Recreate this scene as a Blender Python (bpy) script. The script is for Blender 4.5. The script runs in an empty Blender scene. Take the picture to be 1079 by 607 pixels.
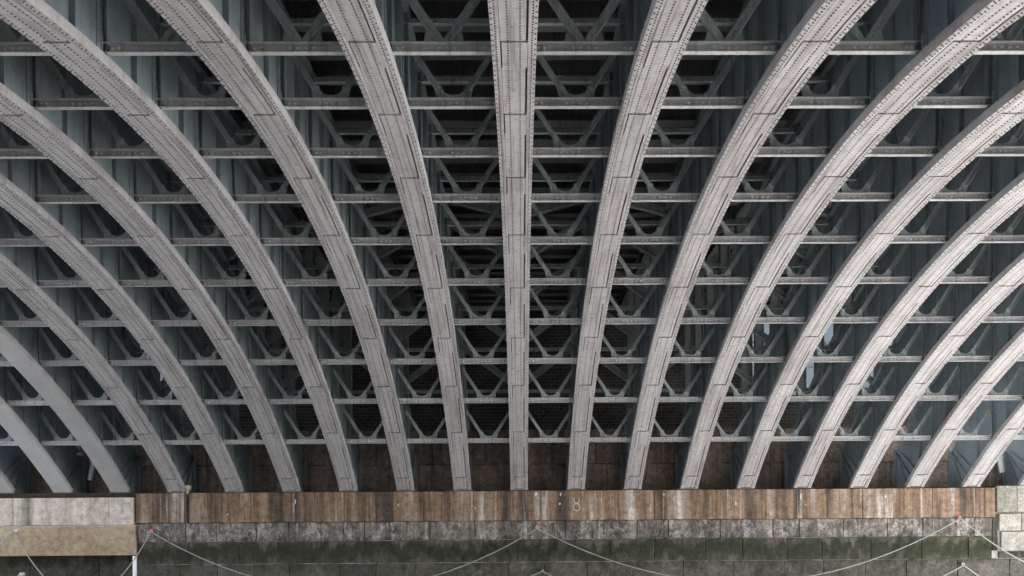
import bpy, math, random
from mathutils import Matrix, Vector
random.seed(7)
SC = bpy.context.scene
COL = SC.collection
PI = math.pi

# ------------------------------------------------------------------ camera, sky, sun, exposure
E = 4.0                       # eye height above the foreshore
FPX, W0, H0, YH = 900.0, 1079.0, 607.0, 556.0
cam = bpy.data.cameras.new('camera')
cam.sensor_width = 36.0
cam.lens = 36.0 * FPX / W0
cam.shift_x = -18.55 / W0
cam.shift_y = (YH - H0 / 2) / W0
cam.clip_start, cam.clip_end = 0.05, 3000
camo = bpy.data.objects.new('camera', cam)
COL.objects.link(camo)
camo.matrix_world = (Matrix.Translation((0.045, 0, E)) @ Matrix.Rotation(math.radians(-0.59), 4, 'Z')
                     @ Matrix.Rotation(PI / 2, 4, 'X') @ Matrix.Rotation(math.radians(-0.404), 4, 'Z'))
SC.camera = camo

SUN_EL, SUN_AZ = math.radians(34), math.radians(84)     # azimuth from +Y towards +X
wd = bpy.data.worlds.new('World')
SC.world = wd
wd.use_nodes = True
wn = wd.node_tree.nodes
wn.clear()
w_out = wn.new('ShaderNodeOutputWorld')
w_bg = wn.new('ShaderNodeBackground')
w_sky = wn.new('ShaderNodeTexSky')
w_sky.sky_type = 'NISHITA'
w_sky.sun_disc = False
w_sky.sun_elevation = SUN_EL
w_sky.sun_rotation = SUN_AZ
w_sky.air_density = 1.0
w_sky.dust_density = 4.0
w_sky.ozone_density = 1.0
w_bg.inputs['Strength'].default_value = 0.15
w_hsv = wn.new('ShaderNodeHueSaturation')                # thin overcast: the blue is washed out
w_hsv.inputs['Saturation'].default_value = 0.42
wd.node_tree.links.new(w_sky.outputs[0], w_hsv.inputs['Color'])
wd.node_tree.links.new(w_hsv.outputs[0], w_bg.inputs[0])
wd.node_tree.links.new(w_bg.outputs[0], w_out.inputs[0])

sun = bpy.data.lights.new('sun', 'SUN')
sun.energy = 4.0
sun.angle = math.radians(0.6)
sun.color = (1.0, 0.975, 0.94)
suno = bpy.data.objects.new('sun', sun)
COL.objects.link(suno)
sd = Vector((math.sin(SUN_AZ) * math.cos(SUN_EL), math.cos(SUN_AZ) * math.cos(SUN_EL), math.sin(SUN_EL)))
suno.rotation_euler = sd.to_track_quat('Z', 'Y').to_euler()
suno.location = sd * 60

SC.view_settings.view_transform = 'Standard'
SC.view_settings.look = 'None'
SC.view_settings.exposure = 2.98
SC.view_settings.gamma = 1.0
SC.view_settings.use_curve_mapping = False
SC.render.engine = 'CYCLES'
SC.cycles.use_denoising = True
SC.cycles.max_bounces = 10
SC.cycles.diffuse_bounces = 8
SC.cycles.glossy_bounces = 3
SC.cycles.sample_clamp_indirect = 10

# ------------------------------------------------------------------ dimensions
S = 2.0                                   # rib spacing
YC, HC, R = 14.634, E - 18.533, 25.198    # arch circle
FY = 30.105                               # foot of the arch
PHF = math.asin((FY - YC) / R)            # arc angle of the foot
Y1, DY = 12.123, 1.797                    # first strut row in view and panel length
DECK = E + 8.72
KMIN, KMAX = -10, 10
PLAIN = (-10, -9, -8, -7)

def arc(phi, r=R):
    return YC + r * math.sin(phi), HC + r * math.cos(phi)
def flange_z(y):
    y = min(max(y, 2 * YC - FY), FY)
    return HC + math.sqrt(R * R - (y - YC) ** 2)
def rib_depth(y):
    return 1.72 + 0.34 * min(1.0, abs(y - YC) / (FY - YC)) ** 1.3
def top_z(y):
    return flange_z(y) + rib_depth(y)
def wall_x(px, y=30.0):                   # column of the photograph to a place along the wall
    return (px - 558.05 + FPX * math.tan(math.radians(0.59))) * y / FPX + 0.045
def wall_z(py, y=30.0):
    return E + (YH - py) / FPX * y

# ------------------------------------------------------------------ materials
def nodes_of(name):
    m = bpy.data.materials.new(name)
    m.use_nodes = True
    return m, m.node_tree.nodes, m.node_tree.links

def rgba(c):
    return (c[0], c[1], c[2], 1.0)

def noise(n, l, vec, scale, detail=6, rough=0.6):
    t = n.new('ShaderNodeTexNoise')
    t.inputs['Scale'].default_value = scale
    t.inputs['Detail'].default_value = detail
    t.inputs['Roughness'].default_value = rough
    if vec is not None:
        l.new(vec, t.inputs['Vector'])
    return t.outputs['Fac']

def ramp(n, l, fac, stops):
    r = n.new('ShaderNodeValToRGB')
    e = r.color_ramp.elements
    while len(e) < len(stops):
        e.new(0.5)
    for el, (p, c) in zip(e, stops):
        el.position = p
        el.color = rgba(c) if not isinstance(c, (int, float)) else (c, c, c, 1)
    l.new(fac, r.inputs[0])
    return r.outputs[0]

def mix(n, l, fac, a, b, mode='MIX'):
    m = n.new('ShaderNodeMix')
    m.data_type = 'RGBA'
    m.blend_type = mode
    for sock, v in ((m.inputs[0], fac), (m.inputs[6], a), (m.inputs[7], b)):
        if isinstance(v, tuple):
            sock.default_value = rgba(v)
        elif isinstance(v, (int, float)):
            sock.default_value = v
        else:
            l.new(v, sock)
    return m.outputs[2]

def mapped(n, l, scale, src='pos'):
    if src == 'pos':
        g = n.new('ShaderNodeNewGeometry').outputs['Position']
    else:
        g = n.new('ShaderNodeTexCoord').outputs['Object']
    mp = n.new('ShaderNodeMapping')
    mp.inputs['Scale'].default_value = scale
    l.new(g, mp.inputs['Vector'])
    return mp.outputs['Vector']

def bump(n, l, height, strength, dist, bsdf):
    b = n.new('ShaderNodeBump')
    b.inputs['Strength'].default_value = strength
    b.inputs['Distance'].default_value = dist
    l.new(height, b.inputs['Height'])
    l.new(b.outputs[0], bsdf.inputs['Normal'])

def steel(name, base, grime=(0.16, 0.12, 0.10), grime_amt=0.35, rust_amt=0.25, rough=0.55):
    m, n, l = nodes_of(name)
    b = n['Principled BSDF']
    v = mapped(n, l, (1, 1, 1))
    vs = mapped(n, l, (5.0, 5.0, 0.55))
    big = noise(n, l, v, 0.9, 5)
    fine = noise(n, l, v, 14, 6, 0.7)
    streak = noise(n, l, vs, 1.6, 5, 0.65)
    c = mix(n, l, ramp(n, l, big, [(0.3, 0.0), (0.7, 1.0)]), tuple(x * 0.88 for x in base), tuple(min(1, x * 1.1) for x in base))
    oi = n.new('ShaderNodeObjectInfo')
    c = mix(n, l, 1.0, c, ramp(n, l, oi.outputs['Random'], [(0.0, 0.86), (1.0, 1.0)]), 'MULTIPLY')
    lng = noise(n, l, mapped(n, l, (11.0, 0.4, 0.4)), 1.0, 6, 0.7)
    c = mix(n, l, ramp(n, l, lng, [(0.50, 0.0), (0.66, grime_amt)]), c, grime)
    c = mix(n, l, ramp(n, l, streak, [(0.52, 0.0), (0.78, grime_amt)]), c, grime)
    c = mix(n, l, ramp(n, l, fine, [(0.56, 0.0), (0.8, grime_amt)]), c, grime)
    patch = noise(n, l, v, 3.1, 8, 0.75)
    c = mix(n, l, ramp(n, l, patch, [(0.62, 0.0), (0.72, rust_amt)]), c, (0.15, 0.075, 0.045))
    l.new(c, b.inputs['Base Color'])
    grit = noise(n, l, v, 42, 4, 0.6)
    c = mix(n, l, 0.28, c, ramp(n, l, grit, [(0.35, 0.55), (0.65, 1.35)]), 'MULTIPLY')
    l.new(c, b.inputs['Base Color'])
    b.inputs['Roughness'].default_value = rough
    b.inputs['Specular IOR Level'].default_value = 0.35
    bump(n, l, fine, 0.25, 0.01, b)
    return m

M_PAINT = steel('flange_paint', (0.475, 0.472, 0.485), grime=(0.14, 0.115, 0.105), grime_amt=0.6, rust_amt=0.4)
M_PLAIN = steel('new_grey_paint', (0.47, 0.48, 0.49), grime_amt=0.18, rust_amt=0.05)
M_WEB = steel('shaded_web_paint', (0.225, 0.275, 0.302), (0.07, 0.065, 0.06), 0.6, 0.25)  # the flange paint again, with bluish shade put into its colour
M_STRUT = steel('strut_paint', (0.52, 0.53, 0.535), (0.15, 0.14, 0.135), 0.45, 0.15, 0.35)
M_BRACE = steel('brace_paint', (0.385, 0.428, 0.442), (0.11, 0.10, 0.095), 0.5, 0.25)
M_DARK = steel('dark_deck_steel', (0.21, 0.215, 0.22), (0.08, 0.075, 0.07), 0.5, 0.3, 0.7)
M_SEAM = steel('rusty_seam', (0.10, 0.062, 0.05), (0.05, 0.03, 0.025), 0.5, 0.4, 0.8)
M_RIVET = steel('dark_rivet', (0.17, 0.14, 0.135), (0.10, 0.07, 0.06), 0.5, 0.3)  # rivet heads darker and browner than the flange
M_BOLT = steel('bolt_highlight', (0.78, 0.78, 0.77), (0.3, 0.27, 0.24), 0.15, 0.05, 0.25)  # paler than the struts, to paint in the bolt highlights

def stone(name, pal, streak_pal=None, streak=0.5, speck=None, speck_amt=0.0, green=None, green_amt=0.0, bump_d=0.03, rough=0.9, rv=(0.55, 1.2), stripe=None, grain=0.7, algae=0.0):
    m, n, l = nodes_of(name)
    b = n['Principled BSDF']
    v = mapped(n, l, (1, 1, 1))
    big = noise(n, l, v, 0.55, 7, 0.62)
    c = ramp(n, l, big, [(0.28, pal[0]), (0.5, pal[1]), (0.72, pal[2])])
    oi = n.new('ShaderNodeObjectInfo')
    br = ramp(n, l, oi.outputs['Random'], [(0.0, rv[0]), (1.0, rv[1])])
    c = mix(n, l, 0.75, c, br, 'MULTIPLY')
    if streak_pal:
        vs = mapped(n, l, (1.7, 1.7, 0.13))
        st = noise(n, l, vs, 1.0, 6, 0.66)
        sc = ramp(n, l, st, [(0.36, streak_pal[0]), (0.43, streak_pal[1]), (0.50, streak_pal[2]), (0.57, streak_pal[3]), (0.66, streak_pal[4])])
        c = mix(n, l, streak, c, sc)
        vt = mapped(n, l, (7.0, 7.0, 0.16))
        th = noise(n, l, vt, 1.0, 4, 0.6)
        c = mix(n, l, ramp(n, l, th, [(0.58, 0.0), (0.70, 0.6)]), c, streak_pal[4])
        th2 = noise(n, l, mapped(n, l, (4.3, 4.3, 0.22)), 1.0, 6, 0.7)
        c = mix(n, l, ramp(n, l, th2, [(0.55, 0.0), (0.68, 0.75)]), c, streak_pal[0])
        blot = noise(n, l, mapped(n, l, (1.1, 1.1, 1.6)), 1.0, 7, 0.7)
        c = mix(n, l, ramp(n, l, blot, [(0.54, 0.0), (0.66, 0.6)]), c, streak_pal[1])
    if speck:
        sp = noise(n, l, mapped(n, l, (1, 1, 0.6)), 5.0, 9, 0.85)
        area = noise(n, l, mapped(n, l, (0.8, 0.8, 0.25)), 1.0, 4)
        f = mix(n, l, 1.0, ramp(n, l, sp, [(0.46, 0.0), (0.66, 1.0)]), ramp(n, l, area, [(0.33, 0.0), (0.55, speck_amt)]), 'MULTIPLY')
        c = mix(n, l, f, c, speck)
    if green:
        g = noise(n, l, mapped(n, l, (0.7, 0.7, 0.9)), 1.0, 7, 0.7)
        c = mix(n, l, ramp(n, l, g, [(0.36, 0.0), (0.56, green_amt)]), c, green)
    if stripe is not None:
        sx_ = n.new('ShaderNodeSeparateXYZ')
        l.new(v, sx_.inputs[0])
        wob = n.new('ShaderNodeMath')
        wob.operation = 'SUBTRACT'
        wob.inputs[1].default_value = stripe
        l.new(sx_.outputs['X'], wob.inputs[0])
        ab = n.new('ShaderNodeMath')
        ab.operation = 'ABSOLUTE'
        l.new(wob.outputs[0], ab.inputs[0])
        nn = noise(n, l, mapped(n, l, (3, 3, 0.5)), 1.5, 5)
        ad = n.new('ShaderNodeMath')
        ad.operation = 'MULTIPLY_ADD'
        l.new(nn, ad.inputs[0])
        ad.inputs[1].default_value = 0.35
        l.new(ab.outputs[0], ad.inputs[2])
        c = mix(n, l, ramp(n, l, ad.outputs[0], [(0.22, 0.85), (0.42, 0.0)]), c, (0.13, 0.13, 0.07))
    gr = noise(n, l, v, 24, 6, 0.75)
    c = mix(n, l, grain, c, ramp(n, l, gr, [(0.35, 0.35), (0.65, 1.5)]), 'MULTIPLY')
    fn = noise(n, l, v, 5.5, 9, 0.72)
    if algae:
        sz = n.new('ShaderNodeSeparateXYZ')
        l.new(v, sz.inputs[0])
        wv = noise(n, l, mapped(n, l, (1.6, 1.6, 0.35)), 1.0, 7, 0.72)
        ma = n.new('ShaderNodeMath')
        ma.operation = 'MULTIPLY_ADD'
        l.new(wv, ma.inputs[0])
        ma.inputs[1].default_value = 2.4
        l.new(sz.outputs['Z'], ma.inputs[2])
        mr = n.new('ShaderNodeMapRange')
        mr.inputs['From Min'].default_value = wall_z(600) + 1.2
        mr.inputs['From Max'].default_value = wall_z(562) + 1.2
        l.new(ma.outputs[0], mr.inputs['Value'])
        c = mix(n, l, ramp(n, l, mr.outputs[0], [(0.05, 0.15 * algae), (0.4, algae), (0.66, algae), (0.84, 0.0)]), c, (0.030, 0.034, 0.019))
    c = mix(n, l, 0.4 + 0.2 * grain, c, ramp(n, l, fn, [(0.33, 0.2), (0.67, 1.6)]), 'MULTIPLY')
    l.new(c, b.inputs['Base Color'])
    b.inputs['Roughness'].default_value = rough
    b.inputs['Specular IOR Level'].default_value = 0.25
    bump(n, l, fn, 0.8, bump_d, b)
    return m

RUST = ((0.045, 0.039, 0.036), (0.14, 0.098, 0.07), (0.265, 0.175, 0.112), (0.31, 0.25, 0.205), (0.60, 0.57, 0.54))
M_SILL = stone('rust_streaked_stone', ((0.09, 0.07, 0.058), (0.225, 0.16, 0.115), (0.34, 0.295, 0.26)), RUST, 0.85, bump_d=0.012, rv=(0.88, 1.08), grain=0.4)
M_C2 = stone('limy_dark_stone', ((0.055, 0.05, 0.048), (0.10, 0.09, 0.085), (0.17, 0.15, 0.13)),
             ((0.06, 0.055, 0.052), (0.10, 0.09, 0.08), (0.14, 0.115, 0.095), (0.2, 0.17, 0.15), (0.5, 0.47, 0.44)), 0.35,
             speck=(0.58, 0.55, 0.53), speck_amt=1.0, bump_d=0.05, algae=0.9)
M_C3 = stone('algae_stone', ((0.07, 0.065, 0.056), (0.12, 0.112, 0.096), (0.18, 0.165, 0.14)), speck=(0.34, 0.32, 0.28), speck_amt=0.35,
             green=(0.05, 0.054, 0.034), green_amt=0.5, bump_d=0.06, algae=0.92)
M_C4 = stone('wet_dark_stone', ((0.06, 0.055, 0.048), (0.10, 0.092, 0.08), (0.15, 0.138, 0.12)), speck=(0.30, 0.29, 0.27), speck_amt=0.4,
             green=(0.06, 0.065, 0.04), green_amt=0.35, bump_d=0.06, algae=0.9)
M_UP = stone('sooty_stone', ((0.13, 0.11, 0.095), (0.27, 0.22, 0.185), (0.40, 0.33, 0.28)),
             ((0.06, 0.05, 0.044), (0.14, 0.112, 0.093), (0.22, 0.176, 0.146), (0.31, 0.25, 0.21), (0.42, 0.36, 0.32)), 0.45, bump_d=0.02)
M_PALE = stone('pale_concrete', ((0.46, 0.39, 0.31), (0.56, 0.49, 0.42), (0.62, 0.57, 0.51)),
               ((0.30, 0.28, 0.20), (0.50, 0.44, 0.36), (0.58, 0.52, 0.46), (0.60, 0.55, 0.50), (0.66, 0.63, 0.60)), 0.6, bump_d=0.004, rv=(0.85, 1.05), grain=0.2, stripe=wall_x(34))
M_TAN = stone('tan_concrete', ((0.36, 0.25, 0.15), (0.56, 0.44, 0.31), (0.64, 0.54, 0.41)), bump_d=0.006, grain=0.25)
M_WHITE = stone('whitewashed_stone', ((0.24, 0.225, 0.20), (0.36, 0.345, 0.32), (0.45, 0.435, 0.415)), green=(0.16, 0.18, 0.09), green_amt=0.35, bump_d=0.012)
M_MORTAR = stone('mortar', ((0.2, 0.19, 0.175), (0.34, 0.32, 0.30), (0.5, 0.48, 0.45)), bump_d=0.02)
M_GAP = stone('shadow_gap_and_mortar', ((0.035, 0.028, 0.024), (0.05, 0.04, 0.033), (0.07, 0.055, 0.045)), bump_d=0.02)  # dark colour stands in for the shadow gap at the bearing bed

def brick_mat():
    m, n, l = nodes_of('dark_brickwork')
    b = n['Principled BSDF']
    mp = n.new('ShaderNodeMapping')
    mp.inputs['Rotation'].default_value = (PI / 2, 0, 0)
    g = n.new('ShaderNodeNewGeometry')
    sx = n.new('ShaderNodeSeparateXYZ')
    cx = n.new('ShaderNodeCombineXYZ')
    l.new(g.outputs['Position'], sx.inputs[0])
    l.new(sx.outputs['X'], cx.inputs['X'])
    l.new(sx.outputs['Z'], cx.inputs['Y'])
    t = n.new('ShaderNodeTexBrick')
    l.new(cx.outputs[0], t.inputs['Vector'])
    t.inputs['Scale'].default_value = 1.0
    t.inputs['Brick Width'].default_value = 0.32
    t.inputs['Row Height'].default_value = 0.13
    t.inputs['Mortar Size'].default_value = 0.014
    t.inputs['Color1'].default_value = (0.05, 0.045, 0.046, 1)
    t.inputs['Color2'].default_value = (0.085, 0.076, 0.077, 1)
    t.inputs['Mortar'].default_value = (0.14, 0.138, 0.136, 1)
    v = mapped(n, l, (1, 1, 1))
    f = noise(n, l, v, 0.8, 6)
    c = mix(n, l, 0.8, t.outputs['Color'], ramp(n, l, f, [(0.3, 0.4), (0.7, 1.3)]), 'MULTIPLY')
    l.new(c, b.inputs['Base Color'])
    b.inputs['Roughness'].default_value = 0.9
    bump(n, l, t.outputs['Fac'], 0.4, -0.02, b)
    return m
M_BRICK = brick_mat()

def simple(name, c, rough=0.6, metal=0.0, var=0.25, scale=8):
    m, n, l = nodes_of(name)
    b = n['Principled BSDF']
    v = mapped(n, l, (1, 1, 1))
    f = noise(n, l, v, scale, 5)
    l.new(mix(n, l, ramp(n, l, f, [(0.3, 0.0), (0.7, 1.0)]), tuple(x * (1 - var) for x in c), tuple(min(1, x * (1 + var)) for x in c)), b.inputs['Base Color'])
    b.inputs['Roughness'].default_value = rough
    b.inputs['Metallic'].default_value = metal
    return m
M_ROPE = simple('grey_rope', (0.31, 0.315, 0.31), 0.8, var=0.35, scale=30)
M_RED = simple('red_oxide', (0.45, 0.06, 0.05), 0.6)
M_PIPE = simple('galvanised_pipe', (0.55, 0.56, 0.57), 0.4, 0.2)
M_DPIPE = simple('rusty_pipe', (0.10, 0.07, 0.055), 0.7)
M_CHALK = simple('white_paint_mark', (0.62, 0.60, 0.55), 0.8)
M_WFRAME = simple('white_window_paint', (0.72, 0.74, 0.75), 0.5)
M_BIRD = simple('bird_lime', (0.62, 0.61, 0.58), 0.9, var=0.3)

def glass_mat():
    m, n, l = nodes_of('window_glass')
    b = n['Principled BSDF']
    b.inputs['Base Color'].default_value = (0.055, 0.064, 0.07, 1)
    b.inputs['Transmission Weight'].default_value = 1.0
    b.inputs['Roughness'].default_value = 0.25
    b.inputs['IOR'].default_value = 1.05
    return m
M_GLASS = glass_mat()

def ground_mat():
    m, n, l = nodes_of('river_foreshore')
    b = n['Principled BSDF']
    v = mapped(n, l, (1, 1, 1))
    f = noise(n, l, v, 0.6, 8, 0.7)
    g = noise(n, l, v, 6.0, 8, 0.75)
    c = ramp(n, l, f, [(0.3, (0.23, 0.225, 0.22)), (0.7, (0.38, 0.372, 0.362))])
    c = mix(n, l, 0.5, c, ramp(n, l, g, [(0.3, 0.5), (0.7, 1.3)]), 'MULTIPLY')
    l.new(c, b.inputs['Base Color'])
    b.inputs['Roughness'].default_value = 0.75
    bump(n, l, g, 0.6, 0.05, b)
    return m
M_GROUND = ground_mat()

# ------------------------------------------------------------------ mesh helpers
class MB:
    def __init__(s):
        s.v, s.f = [], []
    def quadbox(s, c8):
        o = len(s.v)
        s.v += [tuple(p) for p in c8]
        s.f += [tuple(o + i for i in q) for q in ((0, 3, 2, 1), (4, 5, 6, 7), (0, 1, 5, 4), (1, 2, 6, 5), (2, 3, 7, 6), (3, 0, 4, 7))]
        return s
    def box(s, x0, x1, y0, y1, z0, z1):
        return s.quadbox([(x0, y0, z0), (x1, y0, z0), (x1, y1, z0), (x0, y1, z0), (x0, y0, z1), (x1, y0, z1), (x1, y1, z1), (x0, y1, z1)])
    def bar(s, a, b, w, t, up=(0, 1, 0)):            # flat bar from a to b: width w in the plane, thickness t along up
        a, b, up = Vector(a), Vector(b), Vector(up)
        d = (b - a).normalized()
        sd_ = d.cross(up).normalized() * (w / 2)
        u = up.normalized() * (t / 2)
        return s.quadbox([a - sd_ - u, a + sd_ - u, b + sd_ - u, b - sd_ - u, a - sd_ + u, a + sd_ + u, b + sd_ + u, b - sd_ + u])
    def sweep(s, prof, p0, p1, n):                   # closed profile (x, radius) swept along the arch
        m = len(prof)
        o = len(s.v)
        for i in range(n + 1):
            ph = p0 + (p1 - p0) * i / n
            for x, r in prof:
                y, z = arc(ph, r)
                s.v.append((x, y, z))
        for i in range(n):
            for j in range(m):
                a, b = o + i * m + j, o + i * m + (j + 1) % m
                s.f.append((a, b, b + m, a + m))
        s.f.append(tuple(o + j for j in reversed(range(m))))
        s.f.append(tuple(o + n * m + j for j in range(m)))
        return s
    def prism(s, poly, y0, y1):                      # polygon in x,z thickened along y
        m, o = len(poly), len(s.v)
        s.v += [(x, y0, z) for x, z in poly] + [(x, y1, z) for x, z in poly]
        s.f.append(tuple(o + i for i in range(m)))
        s.f.append(tuple(o + m + i for i in reversed(range(m))))
        for i in range(m):
            j = (i + 1) % m
            s.f.append((o + i, o + m + i, o + m + j, o + j))
        return s
    def dome(s, p, nrm, r, h, k=6):                  # one rivet head
        p, nrm = Vector(p), Vector(nrm).normalized()
        a = nrm.orthogonal().normalized()
        b = nrm.cross(a)
        o = len(s.v)
        for rr, hh in ((r, -0.004), (r * 0.72, h * 0.75)):
            for i in range(k):
                t = 2 * PI * i / k
                s.v.append(tuple(p + (a * math.cos(t) + b * math.sin(t)) * rr + nrm * hh))
        s.v.append(tuple(p + nrm * h))
        for i in range(k):
            j = (i + 1) % k
            s.f.append((o + i, o + j, o + k + j, o + k + i))
            s.f.append((o + k + i, o + k + j, o + 2 * k))
        return s
    def tube(s, pts, r, k=8):
        pts = [Vector(p) for p in pts]
        o = len(s.v)
        for i, p in enumerate(pts):
            d = (pts[min(i + 1, len(pts) - 1)] - pts[max(i - 1, 0)]).normalized()
            ref = Vector((0, 1, 0)) if abs(d.y) < 0.9 else Vector((1, 0, 0))
            a = d.cross(ref).normalized()
            b = d.cross(a)
            for q in range(k):
                t = 2 * PI * q / k
                s.v.append(tuple(p + (a * math.cos(t) + b * math.sin(t)) * r))
        for i in range(len(pts) - 1):
            for q in range(k):
                w = (q + 1) % k
                s.f.append((o + i * k + q, o + i * k + w, o + (i + 1) * k + w, o + (i + 1) * k + q))
        s.f.append(tuple(o + q for q in range(k)))
        e = o + (len(pts) - 1) * k
        s.f.append(tuple(e + q for q in reversed(range(k))))
        return s
    def mesh(s, name, mat):
        me = bpy.data.meshes.new(name)
        me.from_pydata(s.v, [], s.f)
        me.materials.append(mat)
        me.update()
        return me

def obj(name, me, parent=None, loc=None, scale=None, kind=None):
    o = bpy.data.objects.new(name, me)
    COL.objects.link(o)
    if parent is not None:
        o.parent = parent
    if loc is not None:
        o.location = loc
    if scale is not None:
        o.scale = scale
    if kind:
        o['kind'] = kind
    return o

def thing(name, label, cat, loc=(0, 0, 0), group=None):
    o = obj(name, None, None, loc)
    o.empty_display_size = 0.3
    o['label'] = label
    o['category'] = cat
    if group:
        o['group'] = group
    return o

def tag(o, label, cat, group=None):
    o['label'] = label
    o['category'] = cat
    if group:
        o['group'] = group
    return o

# ------------------------------------------------------------------ ground
g = obj('foreshore', MB().box(-1500, 1500, -1500, 1500, -1.0, 0.0).mesh('foreshore', M_GROUND), kind='structure')  # unseen ground, added for bounce light under the ribs
wk = obj('walkway', MB().box(-24, 24, -0.9, 0.75, E - 1.95, E - 1.65).box(-24, 24, -0.9, 0.55, 0.0, E - 1.96).mesh('walkway', M_MORTAR), kind='structure')

# ------------------------------------------------------------------ far abutment wall
ZF = HC + R * math.cos(PHF)                 # underside of the flange at the foot
Z_LEDGE = wall_z(517)
Z_SB = wall_z(548.5)
Z_2B = wall_z(568.5)
Z_3B = wall_z(592.5)
abut = thing('abutment_wall', 'long stained stone abutment wall the arch ribs spring from', 'wall', (0, 30.1, 0))
def world_part(name, me, parent, kind=None):
    o = obj(name, me, parent, kind=kind)
    o.location = -Vector(parent.location)
    return o
XL, XR = wall_x(144), wall_x(1053)
core = MB().box(XL, 23, 30.168, 33.2, 0.0, Z_LEDGE - 0.03)
world_part('wall_core', core.mesh('wall_core', M_MORTAR), abut)

def rough_block(seed, w, h, d, rel, nx=5, nz=4, bev=0.02):
    # a block with an uneven face towards -Y; origin at its lower left front corner
    rnd = random.Random(seed)
    mb = MB()
    xs = [0, bev] + [bev + (w - 2 * bev) * i / nx for i in range(1, nx)] + [w - bev, w]
    zs = [0, bev] + [bev + (h - 2 * bev) * i / nz for i in range(1, nz)] + [h - bev, h]
    for j, z in enumerate(zs):
        for i, x in enumerate(xs):
            edge = i in (0, len(xs) - 1) or j in (0, len(zs) - 1)
            y = bev * 1.1 if edge else rnd.uniform(-rel, rel)
            mb.v.append((x + rnd.uniform(-.004, .004), y + (rnd.uniform(0, rel * 1.6) if edge else 0), z + rnd.uniform(-.007, .007)))
    nxv = len(xs)
    for j in range(len(zs) - 1):
        for i in range(nxv - 1):
            a = j * nxv + i
            mb.f.append((a, a + 1, a + nxv + 1, a + nxv))
    o = len(mb.v)
    mb.v += [(0, d, 0), (w, d, 0), (w, d, h), (0, d, h)]
    c = (0, nxv - 1, nxv * len(zs) - 1, nxv * (len(zs) - 1))
    bottom = list(range(0, nxv))
    top = [nxv * (len(zs) - 1) + i for i in range(nxv)]
    left = [j * nxv for j in range(len(zs))]
    right = [j * nxv + nxv - 1 for j in range(len(zs))]
    mb.f.append(tuple(reversed(bottom)) + (o, o + 1))
    mb.f.append(tuple(top) + (o + 2, o + 3))
    mb.f.append(tuple(left) + (o + 3, o))
    mb.f.append(tuple(reversed(right)) + (o + 1, o + 2))
    return mb

cnt = [0]
def course(joints, z0, z1, y, mat, rel, gap=0.018, name='stone_block', jit=0.02, parent=abut, d=0.3, bev=0.012):
    for a, b in zip(joints[:-1], joints[1:]):
        cnt[0] += 1
        w = b - a - gap
        h = z1 - z0 - gap
        yy = y + random.uniform(-jit, jit) * (0.6 if y < 31 else 1)
        me = rough_block(cnt[0], w, h, d, rel, max(2, int(w / 0.25)), max(2, int(h / 0.2)), bev).mesh(name, mat)
        o = obj(name, me, parent)
        o.location = Vector((a + gap / 2, yy, z0 + gap / 2)) - Vector(parent.location)
def px_joints(lst):
    return [wall_x(p) for p in lst]

# sill course, rust streaked, with the open drain slot
course(px_joints([144.5, 195]), Z_SB, Z_LEDGE, 30.02, M_SILL, 0.006, 0.008, 'sill_stone')
course(px_joints([201, 265, 322, 363, 414, 465, 520, 570, 626, 690, 751, 808, 873, 911, 985, 1031, 1041, 1052.5]), Z_SB, Z_LEDGE, 30.02, M_SILL, 0.006, 0.008, 'sill_stone')
course(px_joints([144.5, 196, 228, 270, 304, 338, 362, 384, 410, 428, 453, 500, 551, 596, 624, 672, 705, 760, 816, 844, 891, 938, 976, 1031, 1050]), Z_2B, Z_SB, 30.10, M_C2, 0.02)
def rnd_joints(x0, x1, lo, hi):
    xs = [x0]
    while xs[-1] < x1 - hi:
        xs.append(xs[-1] + random.uniform(lo, hi))
    return xs + [x1]
course(rnd_joints(XL, wall_x(1050), 1.2, 2.0), Z_3B, Z_2B, 30.12, M_C3, 0.025)
course(rnd_joints(XL, 23, 1.2, 1.9), Z_3B - 0.82, Z_3B, 30.12, M_C4, 0.025)
course(rnd_joints(XL, 23, 1.3, 2.0), Z_3B - 1.66, Z_3B - 0.82, 30.12, M_C4, 0.025)
world_part('lower_wall', MB().box(XL + .01, 23, 30.11, 30.14, 0.0, Z_3B - 1.68).mesh('lower_wall', M_C4), abut)
# whitewashed stones at the right end
course([wall_x(1053.5), wall_x(1075), wall_x(1110), 23], wall_z(543), wall_z(515), 29.98, M_WHITE, 0.006, 0.012, 'sill_stone')
course([wall_x(1057), wall_x(1081), wall_x(1120), 23], wall_z(563), wall_z(544.5), 30.08, M_WHITE, 0.01)
course([wall_x(1059), wall_x(1092), wall_x(1130), 23], wall_z(584), wall_z(563.5), 30.09, M_WHITE, 0.01)
course([wall_x(1050), wall_x(1056.5)], wall_z(584), wall_z(545), 30.12, M_C3, 0.01)
course([wall_x(1056.5), wall_x(1090), 23], wall_z(592), wall_z(584.5), 30.13, M_C4, 0.01)

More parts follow.
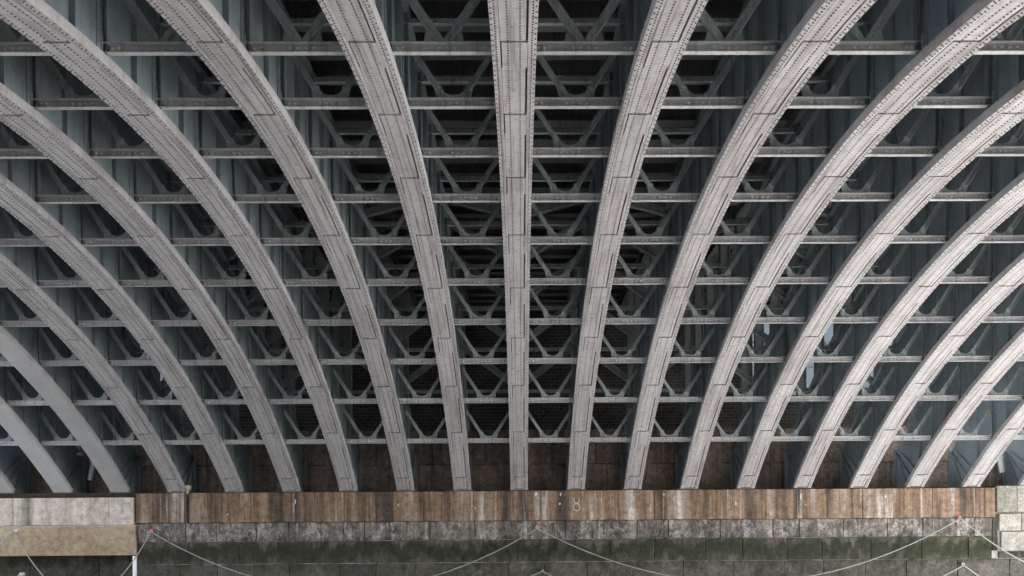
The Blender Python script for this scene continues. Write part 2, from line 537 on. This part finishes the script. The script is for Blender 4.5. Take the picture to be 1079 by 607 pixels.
# pale concrete beam on the left end
beam = thing('concrete_beam', 'pale cream concrete beam with tan chamfered underside at the left end of the wall', 'beam', (-18, 30.0, E))
for a, b in ((-23, wall_x(18)), (wall_x(18.5), wall_x(143))):
    world_part('beam_face', MB().box(a, b, 29.93, 33.2, wall_z(550), wall_z(521.5)).mesh('beam_face', M_PALE), beam)
x0, x1 = -23, wall_x(144.2)
zt, zb = wall_z(551.2), wall_z(582)
mb = MB()
mb.quadbox([(x0, 30.08, zb), (x1, 30.08, zb), (x1, 33.2, zb), (x0, 33.2, zb), (x0, 29.98, zt), (x1, 29.98, zt), (x1, 33.2, zt), (x0, 33.2, zt)])
world_part('beam_chamfer', mb.mesh('beam_chamfer', M_TAN), beam)
course(rnd_joints(-23, wall_x(138.5), 1.6, 2.6), 2.0, wall_z(583), 32.3, M_C4, 0.03, d=0.25)
wp = tag(obj('white_sliver', MB().box(wall_x(139.2), wall_x(143.4), 30.16, 30.21, wall_z(640), wall_z(583)).mesh('white_sliver', simple('sliver_white', (0.85, 0.86, 0.87), 0.5, var=0.04))),
         'narrow bright white stand-in strip under the end of the pale concrete beam', 'post')  # made-up strip standing in for an unidentified white sliver

# bed under the rib feet and the sooty wall between the feet
world_part('bearing_bed', MB().box(wall_x(144), wall_x(1053), 30.14, 31.3, Z_LEDGE - 0.02, ZF - 0.03).mesh('bearing_bed', M_GAP), abut)
world_part('bearing_bed', MB().box(wall_x(1053.5), 23, 30.14, 31.3, wall_z(515.2), ZF - 0.03).mesh('bearing_bed', M_GAP), abut)
world_part('bearing_bed', MB().box(-23, wall_x(143.5), 30.14, 31.3, wall_z(521), ZF - 0.03).mesh('bearing_bed', M_GAP), abut)
world_part('upper_core', MB().box(-23, 23, 31.44, 33.4, Z_LEDGE - 0.02, E + 3.56).mesh('upper_core', M_GAP), abut)
jx = [-23 + 0.0] + [k * S + 0.35 * (-1) ** k for k in range(-10, 11)] + [23]
course(jx, ZF - 0.02, E + 2.32, 31.2, M_UP, 0.012, 0.014)
jx2 = [-23] + [k * S + S / 2 + 0.2 * (-1) ** k for k in range(-11, 11)] + [23]
course(jx2, E + 2.32, E + 3.15, 31.2, M_UP, 0.012, 0.014)
course(jx, E + 3.15, E + 3.6, 31.2, M_UP, 0.012, 0.014)

# brick wall behind, with openings to daylight near both ends
BY = 33.5
brick = thing('brick_wall', 'dark brick back wall above the stone abutment with tall window openings', 'wall', (0, BY, E + 3.7))
opens = [(-17.6, -16.1), (-15.6, -13.9), (9.2, 10.3), (10.8, 12.9), (13.3, 15.0), (15.4, 16.9), (17.3, 18.7)]
ZO0, ZO1, ZT = E + 5.25, E + 8.2, DECK + 1.2
edges = [-23.0] + [e for o in opens for e in o] + [23.0]
for a, b in zip(edges[0::2], edges[1::2]):
    world_part('brick_pier', MB().box(a, b, BY, BY + 0.5, ZO0, ZO1).mesh('brick_pier', M_BRICK), brick)
world_part('brick_base', MB().box(-23, 23, BY, BY + 0.5, E + 3.5, ZO0 - 0.002).mesh('brick_base', M_BRICK), brick)
world_part('brick_head', MB().box(-23, 23, BY, BY + 0.5, ZO1 + 0.002, ZT).mesh('brick_head', M_BRICK), brick)
for (a, b) in opens:
    fr = MB()
    for q in ((a + .002, a + .07), (b - .07, b - .002)):
        fr.box(q[0], q[1], BY + 0.2, BY + 0.28, ZO0 + .002, ZO1 - .002)
    for z in (ZO0 + .002, ZO1 - .082, ZO0 + 1.0, ZO0 + 2.0):
        fr.box(a + .071, b - .071, BY + 0.205, BY + 0.275, z, z + .08)
    wf = world_part('window_frame', fr.mesh('window_frame', M_WFRAME), brick)
    pane = obj('pane', MB().box(a + .06, b - .06, BY + 0.235, BY + 0.245, ZO0 + .03, ZO1 - .03).mesh('pane', M_GLASS), wf)
    sl = world_part('window_sill', MB().box(a - .1, b + .1, BY - 0.09, BY - 0.003, ZO0 - .12, ZO0 - .003).mesh('window_sill', M_WFRAME), brick)

# near abutment behind the camera
nb = thing('near_pier', 'plain stone pier behind the viewpoint carrying the near ends of the ribs', 'wall', (0, -3, 0))
world_part('stone_face', MB().box(-23, 23, -5.0, -0.92, 0.0, ZF - 0.03).mesh('stone_face', M_C4), nb)

# ------------------------------------------------------------------ deck
deck = thing('bridge_deck', 'dark bridge deck overhead carried on the arch ribs', 'bridge deck', (0, YC, DECK))
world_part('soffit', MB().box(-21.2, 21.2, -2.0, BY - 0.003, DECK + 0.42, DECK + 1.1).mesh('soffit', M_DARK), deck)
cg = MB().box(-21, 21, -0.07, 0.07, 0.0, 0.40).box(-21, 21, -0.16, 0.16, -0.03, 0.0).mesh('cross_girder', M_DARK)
row_y = [Y1 + DY * n for n in range(-7, 12)]
for i, y in enumerate(row_y):
    for q in (0, 0.5):
        yy = y + DY * q
        if -1.5 < yy < BY - .5:
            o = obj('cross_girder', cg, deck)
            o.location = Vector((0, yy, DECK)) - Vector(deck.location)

# ------------------------------------------------------------------ arch ribs
ORD = ['', 'first', 'second', 'third', 'fourth', 'fifth', 'sixth', 'seventh', 'eighth', 'ninth', 'tenth', 'eleventh']
HW = 0.30
WEBX = 0.19
PH0 = -PHF
PHV = math.asin((5.0 - YC) / R)             # rivets and plates are built from here on
NSEG = 72

def web_mesh():
    mb = MB()
    ys = [2 * YC - FY + (2 * FY - 2 * YC) * i / NSEG for i in range(NSEG + 1)]
    prof = [(-0.95, ZF - 0.02, top_z(FY) )]
    pts = [(y, flange_z(y) + 0.012, top_z(y)) for y in ys] + [(FY + 1.0, ZF - 0.02, top_z(FY) - 0.75)]
    for x in (-WEBX, WEBX):
        o = len(mb.v)
        for y, a, b in pts:
            mb.v += [(x, y, a), (x, y, b)]
        for i in range(len(pts) - 1):
            q = (o + 2 * i, o + 2 * i + 2, o + 2 * i + 3, o + 2 * i + 1)
            mb.f.append(q if x > 0 else tuple(reversed(q)))
    n = len(pts)
    mb.f.append((2 * (n - 1), 2 * (n - 1) + 2 * n, 2 * (n - 1) + 2 * n + 1, 2 * (n - 1) + 1))
    for i in range(n - 1):
        mb.f.append((2 * i, 2 * i + 2, 2 * i + 2 + 2 * n, 2 * i + 2 * n))
        mb.f.append((2 * i + 1, 2 * i + 1 + 2 * n, 2 * i + 3 + 2 * n, 2 * i + 3))
    return mb.mesh('web', M_WEB)

def top_flange_mesh():
    mb = MB()
    ys = [2 * YC - FY + (2 * FY - 2 * YC) * i / NSEG for i in range(NSEG + 1)]
    for i in range(NSEG):
        a, b = ys[i], ys[i + 1]
        za, zb_ = top_z(a), top_z(b)
        o = len(mb.v)
        mb.v += [(-.3, a, za), (.3, a, za), (.3, b, zb_), (-.3, b, zb_), (-.3, a, za + .05), (.3, a, za + .05), (.3, b, zb_ + .05), (-.3, b, zb_ + .05)]
        mb.f += [tuple(o + q for q in f) for f in ((0, 3, 2, 1), (4, 5, 6, 7), (1, 2, 6, 5), (3, 0, 4, 7))]
    return mb.mesh('top_flange', M_WEB)

def cover_mesh(p0, p1, mat, flip):
    # riveted cover plate with a staggered seam: open on one side for most of its length
    mb = MB()
    t = 0.034
    pm = p0 + (p1 - p0) * (0.26 + 0.1 * ((flip * 37) % 10) / 10)
    e = 0.0012
    mb.sweep([(-0.166, R), (-0.166, R - t), (0.182, R - t), (0.182, R)], p0 + e, pm, 4)
    mb.sweep([(-0.180, R), (-0.180, R - t), (0.156, R - t), (0.156, R)], pm, p1 - e, 8)
    return mb.mesh('cover_plate', mat)

def rivets_mesh():
    mb = MB()
    t = 0.034
    pitch = 0.08
    n = int((PHF - PHV) * R / pitch)
    for i in range(n):
        for x, off in ((-0.238, 0), (-0.082, .5), (0.082, 0), (0.240, .5), (-0.280, .5), (0.280, 0)):
            if abs(x) > .26 and i % 2:
                continue
            ph = PHV + (i + off) * pitch / R
            if ph > PHF - .006:
                continue
            y, z = arc(ph, R - t)
            mb.dome((x, y, z), (0, -math.sin(ph), -math.cos(ph)), 0.0165, 0.015, 5)
    return mb.mesh('rivets', M_RIVET)

def web_rivets_mesh():
    mb = MB()
    for n in range(-2, 11):
        y = Y1 + DY * n
        zb_ = flange_z(y)
        for sx in (-1, 1):
            for j in range(9):
                for dy in (-0.13, 0.13):
                    mb.dome((sx * (WEBX + 0.016), y + dy, zb_ + 0.3 + j * 0.16), (sx, 0, 0), 0.017, 0.014, 5)
            for q in range(1, 3):
                pass
    return mb.mesh('web_rivets', M_WEB)

ME = {}
ME['web'] = web_mesh()
ME['top'] = top_flange_mesh()
ME['base'] = MB().sweep([(-HW + .004, R + .035), (-HW + .004, R), (HW - .004, R), (HW - .004, R + .035)], PH0, PHF, NSEG).mesh('bottom_flange', M_SEAM)
SK = 0.12
ME['ang'] = {}
for s_ in (-1, 1):
    pr = [(s_ * 0.187, R), (s_ * 0.187, R - .034), (s_ * (HW + .002), R - .034), (s_ * (HW + .002), R + SK), (s_ * (HW - .016), R + SK), (s_ * (HW - .016), R)]
    if s_ > 0:
        pr = pr[::-1]
    ME['ang'][s_] = MB().sweep(pr[::-1], PH0, PHF, NSEG).mesh('flange_angle', M_PAINT)
seam_ph = []
arc_step = 2.42
ph = math.asin((Y1 - 1.0 - YC + 0.13) / R)
while ph > PHV - arc_step / R:
    ph -= arc_step / R
while ph < PHF - 0.3 / R:
    seam_ph.append((ph, min(ph + arc_step / R, PHF - 0.002)))
    ph += arc_step / R
ME['cover'] = [cover_mesh(a, b, M_PAINT, i) for i, (a, b) in enumerate(seam_ph)]
ME['rivets'] = rivets_mesh()
ME['wrivets'] = web_rivets_mesh()
# the plain welded ribs: one smooth box chord
ME['plainbase'] = MB().sweep([(-HW - .01, R + SK + .02), (-HW - .01, R - .02), (HW + .01, R - .02), (HW + .01, R + SK + .02)], PH0, PHF, NSEG).mesh('bottom_flange', M_PLAIN)
# stiffeners, one metre tall, scaled to the web height of their place
def stiff(kind, sx):
    mb = MB()
    a, b = sx * WEBX, sx * (WEBX + 0.085)
    x0, x1 = min(a, b), max(a, b)
    if kind == 'post':
        p0, p1 = sorted((sx * WEBX, sx * (WEBX + 0.016)))
        mb.box(p0, p1, -0.19, 0.19, 0, 1)
        q0, q1 = sorted((sx * (WEBX + 0.016), sx * (WEBX + 0.075)))
        mb.box(q0, q1, -0.012, 0.012, 0, 1)
        r0, r1 = sorted((sx * (WEBX + 0.075), sx * (WEBX + 0.09)))
        mb.box(r0, r1, -0.06, 0.06, 0, 1)
    else:
        mb.box(x0, x1, -0.01, 0.01, 0, 1)
        r0, r1 = sorted((sx * WEBX, sx * (WEBX + 0.014)))
        mb.box(r0, r1, 0.01, 0.10, 0, 1)
    return mb.mesh('stiffener', M_WEB)
ME['stiff'] = {(k, s_): stiff(k, s_) for k in ('post', 'mid') for s_ in (-1, 1)}
ME['spost'] = MB().box(-.14, .14, -.012, .012, 0, 1).box(-.14, -.12, -.12, .12, 0, 1).box(.12, .14, -.12, .12, 0, 1).mesh('spandrel_post', M_BRACE)
ME['girder'] = MB().box(-.02, .02, -2.0, BY - .1, DECK - .42, DECK - .06).box(-.15, .15, -2.0, BY - .1, DECK - .45, DECK - .42).box(-.15, .15, -2.0, BY - .1, DECK - .06, DECK - .035).mesh('deck_girder', M_DARK)
ME['shoe'] = MB().box(-.34, .34, FY - .03, FY + 1.0, ZF - 0.032, ZF + 0.03).mesh('bearing_shoe', M_DARK)
def end_gusset(sx):
    mb = MB()
    x = sx * (WEBX + .05)
    t = top_z(FY) - .8
    for y0, y1 in ((FY + .15, FY + .9), (FY - .25, FY + .9), (FY - .6, FY + .55)):
        mb.bar((x, y0, flange_z(y0) + .1), (x, y1, t), .05, .02, (1, 0, 0))
    a, b = sorted((sx * WEBX, sx * (HW)))
    mb.box(a, b, FY + .97, FY + 1.0, ZF + .03, t + .05)
    return mb.mesh('end_bracket', M_WEB)
ME['endg'] = {s_: end_gusset(s_) for s_ in (-1, 1)}

def rib_label(k):
    if k == 0:
        return 'riveted grey steel arch rib running straight up the middle of the view'
    side = 'right' if k > 0 else 'left'
    if k in PLAIN:
        return 'smooth welded grey arch rib without rivets, %s rib to the left of the middle rib' % ORD[-k]
    return 'riveted grey steel arch rib, %s rib to the %s of the middle rib' % (ORD[abs(k)], side)

for k in range(KMIN, KMAX + 1):
    t = thing('arch_rib', rib_label(k), 'arch rib', (k * S, 0, 0), 'arch ribs of the bridge')
    obj('web', ME['web'], t)
    obj('top_flange', ME['top'], t)
    if k in PLAIN:
        obj('bottom_flange', ME['plainbase'], t)
    else:
        bf = obj('bottom_flange', ME['base'], t)
        for s_ in (-1, 1):
            obj('flange_angle', ME['ang'][s_], bf)
        for me in ME['cover']:
            obj('cover_plate', me, bf)
        obj('rivets', ME['rivets'], bf, kind='stuff')
        obj('web_rivets', ME['wrivets'], t, kind='stuff')
    obj('bearing_shoe', ME['shoe'], t)
    obj('deck_girder', ME['girder'], t)
    for s_ in (-1, 1):
        # only the web face turned to the camera can show
        if k != 0 and s_ == (1 if k > 0 else -1):
            continue
        obj('end_bracket', ME['endg'][s_], t)
        for n in range(-2, 11):
            for kind, dy in (('post', 0), ('mid', DY / 2)):
                y = Y1 + DY * n + dy
                if y > FY - .3:
                    continue
                z0 = max(flange_z(y - .2), flange_z(y + .2)) + .02
                obj('stiffener', ME['stiff'][(kind, s_)], t, (0, y, z0), (1, 1, top_z(y) - z0))
    for n in range(2, 11):
        y = Y1 + DY * n
        z0, z1 = top_z(y) + .05, DECK - .45
        if z1 - z0 > .15:
            obj('spandrel_post', ME['spost'], t, (0, y, z0), (1, 1, z1 - z0))

# ------------------------------------------------------------------ cross frames between the ribs
ZS = 0.25                          # strut centre above the flange underside
def strut_mesh():
    x = S / 2 - WEBX - .02
    mb = MB()
    mb.box(-x, x, 0.0, 0.014, -.075, .075)
    mb.box(-x, x, -.075, -.001, -.075, -.060)
    mb.box(-x, x, -.075, -.001, .060, .075)
    for s_ in (-1, 1):
        a, b = sorted((s_ * x, s_ * (x - .02)))
        mb.box(a, b, -.09, -.076, -.12, .17)
    return mb.mesh('bottom_strut', M_STRUT)
def bolts_mesh():
    mb = MB()
    for x in (-.66, -.575, -.165, -.055, .055, .165, .575, .66):
        mb.dome((x, -.001, 0), (0, -1, 0), 0.029, 0.045, 7)
    return mb.mesh('bolts', M_BOLT)
def gusset_mesh(apex):
    mb = MB()
    if apex:
        mb.prism([(-.30, .076), (.30, .076), (.25, .27), (.16, .33), (.02, .11), (-.02, .11), (-.16, .33), (-.25, .27)][:], .016, .03)
    else:
        pts = [(-.275, .076), (.275, .076), (.315, .25), (.215, .315)]
        n = 10
        for i in range(n + 1):
            a = i / n
            pts.append((.19 * math.cos(PI * a), .295 - .14 * math.sin(PI * a)))
        pts += [(-.215, .315), (-.315, .25)]
        mb.prism(pts, .016, .03)
        for s_ in (-1, 1):
            for q in ((.22, .18), (.265, .235), (.235, .275), (.19, .115)):
                mb.dome((s_ * q[0], .016, q[1]), (0, -1, 0), .017, .014, 5)
    return mb.mesh('gusset_plate', M_BRACE)
def arm_mesh(s_, apex):
    mb = MB()
    xe = S / 2 - WEBX - .01
    if apex:
        a, b, w = (s_ * .045, .10), (s_ * xe, .10 + (xe - .045) * 1.48), .13
    else:
        a, b, w = (s_ * .25, .25), (s_ * xe, .25 + (xe - .25) * 1.53), .10
    mb.bar((a[0], .008, a[1]), (b[0], .008, b[1]), w, .014)
    d = Vector((b[0] - a[0], 0, b[1] - a[1])).normalized()
    nrm = Vector((d.z, 0, -d.x)) * s_
    off = nrm * (w / 2 - .008)
    mb.bar((a[0] + off.x, -.035, a[1] + off.z), (b[0] + off.x, -.035, b[1] + off.z), .014, .07)
    if apex:
        for i in range(4):
            p = Vector((a[0], 0, a[1])) + d * (.12 + .07 * i)
            mb.dome((p.x, .001, p.z), (0, -1, 0), .018, .016, 5)
    return mb.mesh('brace_arm', M_BRACE)
def chord_mesh():
    x = S / 2 - WEBX - .012
    return MB().box(-x, x, 0, .012, -.06, .06).box(-x, x, -.07, -.001, -.06, -.046).mesh('top_chord', M_BRACE)
X_ME = {'strut': strut_mesh(), 'bolts': bolts_mesh(), 'chord': chord_mesh()}
for ap in (0, 1):
    X_ME['gusset', ap] = gusset_mesh(ap)
    for s_ in (-1, 1):
        X_ME['arm', ap, s_] = arm_mesh(s_, ap)

sway = {}
def sway_mesh(n, s_):
    y = Y1 + DY * n
    z0 = flange_z(y) + ZS
    zlo, zhi = top_z(y) - z0 + .12, DECK - .5 - z0
    if zhi - zlo < .45:
        return None
    if (n, s_) not in sway:
        x = S / 2 - .16
        mb = MB()
        mb.bar((-s_ * x, .07, zlo), (s_ * x, .07, zlo + min(zhi - zlo, 1.25)), .23, .016)
        mb.bar((-s_ * x, .04, zlo - .07), (s_ * x, .04, zlo + min(zhi - zlo, 1.25) - .07), .016, .06)
        sway[n, s_] = mb.mesh('sway_brace', M_BRACE)
    return sway[n, s_]

def bay_text(b):                     # bay between rib b and rib b + 1
    if b in (0, -1):
        return 'between middle rib and first rib %s' % ('right' if b == 0 else 'left')
    i, j = (b, b + 1) if b > 0 else (-b - 1, -b)
    return 'between %s and %s ribs %s of middle' % (ORD[i], ORD[j], 'right' if b > 0 else 'left')
ROWT = {0: 'topmost row', 9: 'lowest row'}
for n in range(-1, 10):
    y = Y1 + DY * n
    half = 560 * y / FPX + 1.2
    ap = 1 if n <= 0 else 0
    for b in range(KMIN, KMAX):
        xc = (b + .5) * S
        if abs(xc) > half:
            continue
        if n == -1:
            rt = 'row above the topmost'
        elif n in ROWT:
            rt = ROWT[n]
        else:
            rt = '%s row down' % ORD[n + 1]
        t = thing('cross_truss', 'V-braced cross truss, %s, %s' % (rt, bay_text(b)), 'truss',
                  (xc, y, flange_z(y) + ZS), 'V-braced cross trusses between the ribs')
        st = obj('bottom_strut', X_ME['strut'], t)
        obj('bolts', X_ME['bolts'], st, kind='stuff')
        obj('gusset_plate', X_ME['gusset', ap], t)
        for s_ in (-1, 1):
            obj('brace_arm', X_ME['arm', ap, s_], t)
        obj('top_chord', X_ME['chord'], t, (0, .03, rib_depth(y) - ZS - .12))
        sm = sway_mesh(n, 1 if b % 2 == 0 else -1)
        if sm and n >= 4:
            obj('sway_brace', sm, t)

# ------------------------------------------------------------------ ropes, hooks, pipes, marks
def rope(px0, py0, px1, py1, sag, label, yoff=29.9):
    n = 26
    pts = []
    for i in range(n + 1):
        u = i / n
        px = px0 + (px1 - px0) * u
        py = py0 + (py1 - py0) * u + sag * 4 * u * (1 - u)
        pts.append((wall_x(px), yoff - .06 + .05 * abs(2 * u - 1), wall_z(py)))
    o = obj('hanging_rope', MB().tube(pts, .0185, 7).mesh('hanging_rope', M_ROPE))
    tag(o, label, 'rope', 'ropes swagged along the river wall')
def hook(px, py, label, mat=M_RED):
    t = thing('wall_hook', label, 'hook', (wall_x(px), 30.1, wall_z(py)), 'rope hooks on the river wall')
    obj('plate', MB().box(-.05, .05, -.12, 0.05, -.05, .05).mesh('plate', mat), t)
    ring = [(0.04 * math.cos(a), -.17 + 0.0, -.03 + .04 * math.sin(a)) for a in [2 * PI * i / 12 for i in range(13)]]
    obj('ring', MB().tube(ring, .012, 6).mesh('ring', M_PIPE), t)
hook(20, 555.5, 'grey rope hook on the pale concrete beam at far left', M_PIPE)
hook(162, 556, 'small red rope hook just right of the pale concrete beam')
hook(566, 554.5, 'small red rope hook on the wall below the middle rib')
hook(1013, 547.5, 'small red rope hook on the wall near the right end')
hook(25, 601, 'lower rope hook under the pale concrete beam at bottom left', M_PIPE)
hook(571.5, 601, 'lower dark rope hook at the bottom edge below the middle rib', M_DPIPE)
hook(1016, 597, 'lower rope hook near the bottom right corner', M_DPIPE)
rope(-250, 556, 20, 556, 62, 'grey rope falling left from the hook on the pale concrete beam')
rope(20, 557, 162, 557.5, 68, 'grey rope looped from the pale beam to the red hook beside it')
rope(162, 557.5, 566, 557, 62, 'long grey rope swagged between the left red hook and the middle red hook')
rope(566, 557, 1013, 549.5, 62, 'long grey rope swagged between the middle red hook and the right red hook')
rope(1013, 549.5, 1330, 549, 70, 'grey rope running off to the right from the right red hook')
rope(-250, 602, 25, 602, 50, 'lower grey rope left of the lowest left hook')
rope(25, 602, 571, 602, 60, 'lower grey rope hanging from bottom left hook to the lower middle hook')
rope(571, 602, 1016, 599, 60, 'lower grey rope hanging between the lower middle hook and lower right hook')
rope(1016, 599, 1330, 600, 60, 'lower grey rope right of the lower right hook')

def pipe(name, label, pts_px, y, r, mat, clamp=True):
    t = thing(name, label, 'pipe', (wall_x(pts_px[0][0], y), y, wall_z(pts_px[0][1], y)))
    pts = [Vector((wall_x(a, y), y, wall_z(b, y))) - Vector(t.location) for a, b in pts_px]
    obj('pipe_run', MB().tube(pts, r, 12).mesh('pipe_run', mat), t)
    if clamp:
        p = pts[0].lerp(pts[-1], .4)
        d = (pts[-1] - pts[0]).normalized() * .05
        obj('pipe_collar', MB().tube([p - d, p + d], r * 1.3, 12).mesh('pipe_collar', mat), t)
pipe('down_pipe', 'pale slanting downpipe between the two smooth ribs at lower left', [(103.5, 470), (97.5, 503)], 30.75, .09, M_PIPE)
pipe('cross_pipe', 'short pale horizontal pipe beside the slanting downpipe at lower left', [(70, 475.5), (90, 475.5)], 30.7, .05, M_PIPE, False)
pipe('down_pipe', 'pale downpipe against the sooty wall near the right end', [(1055, 474), (1059.5, 501)], 30.75, .10, M_PIPE)
pipe('drain_pipe', 'rusty drain pipe in the dark slot of the sill left of centre', [(197.5, 512), (197.5, 549)], 30.1, .06, M_DPIPE)
tag(obj('pipe_bracket', MB().box(wall_x(195), wall_x(200.5), 30.05, 30.25, wall_z(513), wall_z(509)).box(wall_x(196.5), wall_x(199), 30.06, 30.25, wall_z(518), wall_z(513.1)).mesh('pipe_bracket', M_PALE)),
    'pale bracket on top of the drain slot left of centre', 'bracket')

# painted mark like an 8 on the sill
def ring_pts(px, py, rx, ry, a0, a1, n=14):
    return [(wall_x(px + rx * math.cos(a0 + (a1 - a0) * i / n)), 30.004, wall_z(py + ry * math.sin(a0 + (a1 - a0) * i / n))) for i in range(n + 1)]
mk = MB()
mk.tube(ring_pts(607.8, 527.2, 2.7, 3.6, -0.9, 4.0), .012, 5)
mk.tube(ring_pts(607.8, 534.8, 3.3, 3.9, 0, 2 * PI), .013, 5)
mk_o = world_part('painted_numeral', mk.mesh('painted_numeral', M_CHALK), abut)
mk_o['label'] = 'white hand painted figure eight'

# bird lime on the sill and wall
for i, (px, py, a, b) in enumerate(((565, 520.5, 1.6, 2.2), (591, 521, 1.0, 1.8), (590, 531, .8, 1.6), (501, 535, .9, 1.4), (420, 531, .8, 1.5), (776, 532, .8, 2.6),
                                    (845, 525, .9, 4.0), (850, 534, .8, 1.0), (312, 527, .7, 3.0), (700, 522, .9, 1.2), (241, 540, .8, 1.2), (935, 526, .8, 2.2))):
    rnd = random.Random(i)
    poly = []
    for q in range(9):
        t_ = 2 * PI * q / 9
        k_ = rnd.uniform(.55, 1.15)
        poly.append((wall_x(px + a * k_ * math.cos(t_)), wall_z(py - b * k_ * math.sin(t_))))
    world_part('lime_splash', MB().prism(poly, 29.995, 30.03).mesh('lime_splash', M_BIRD), abut)
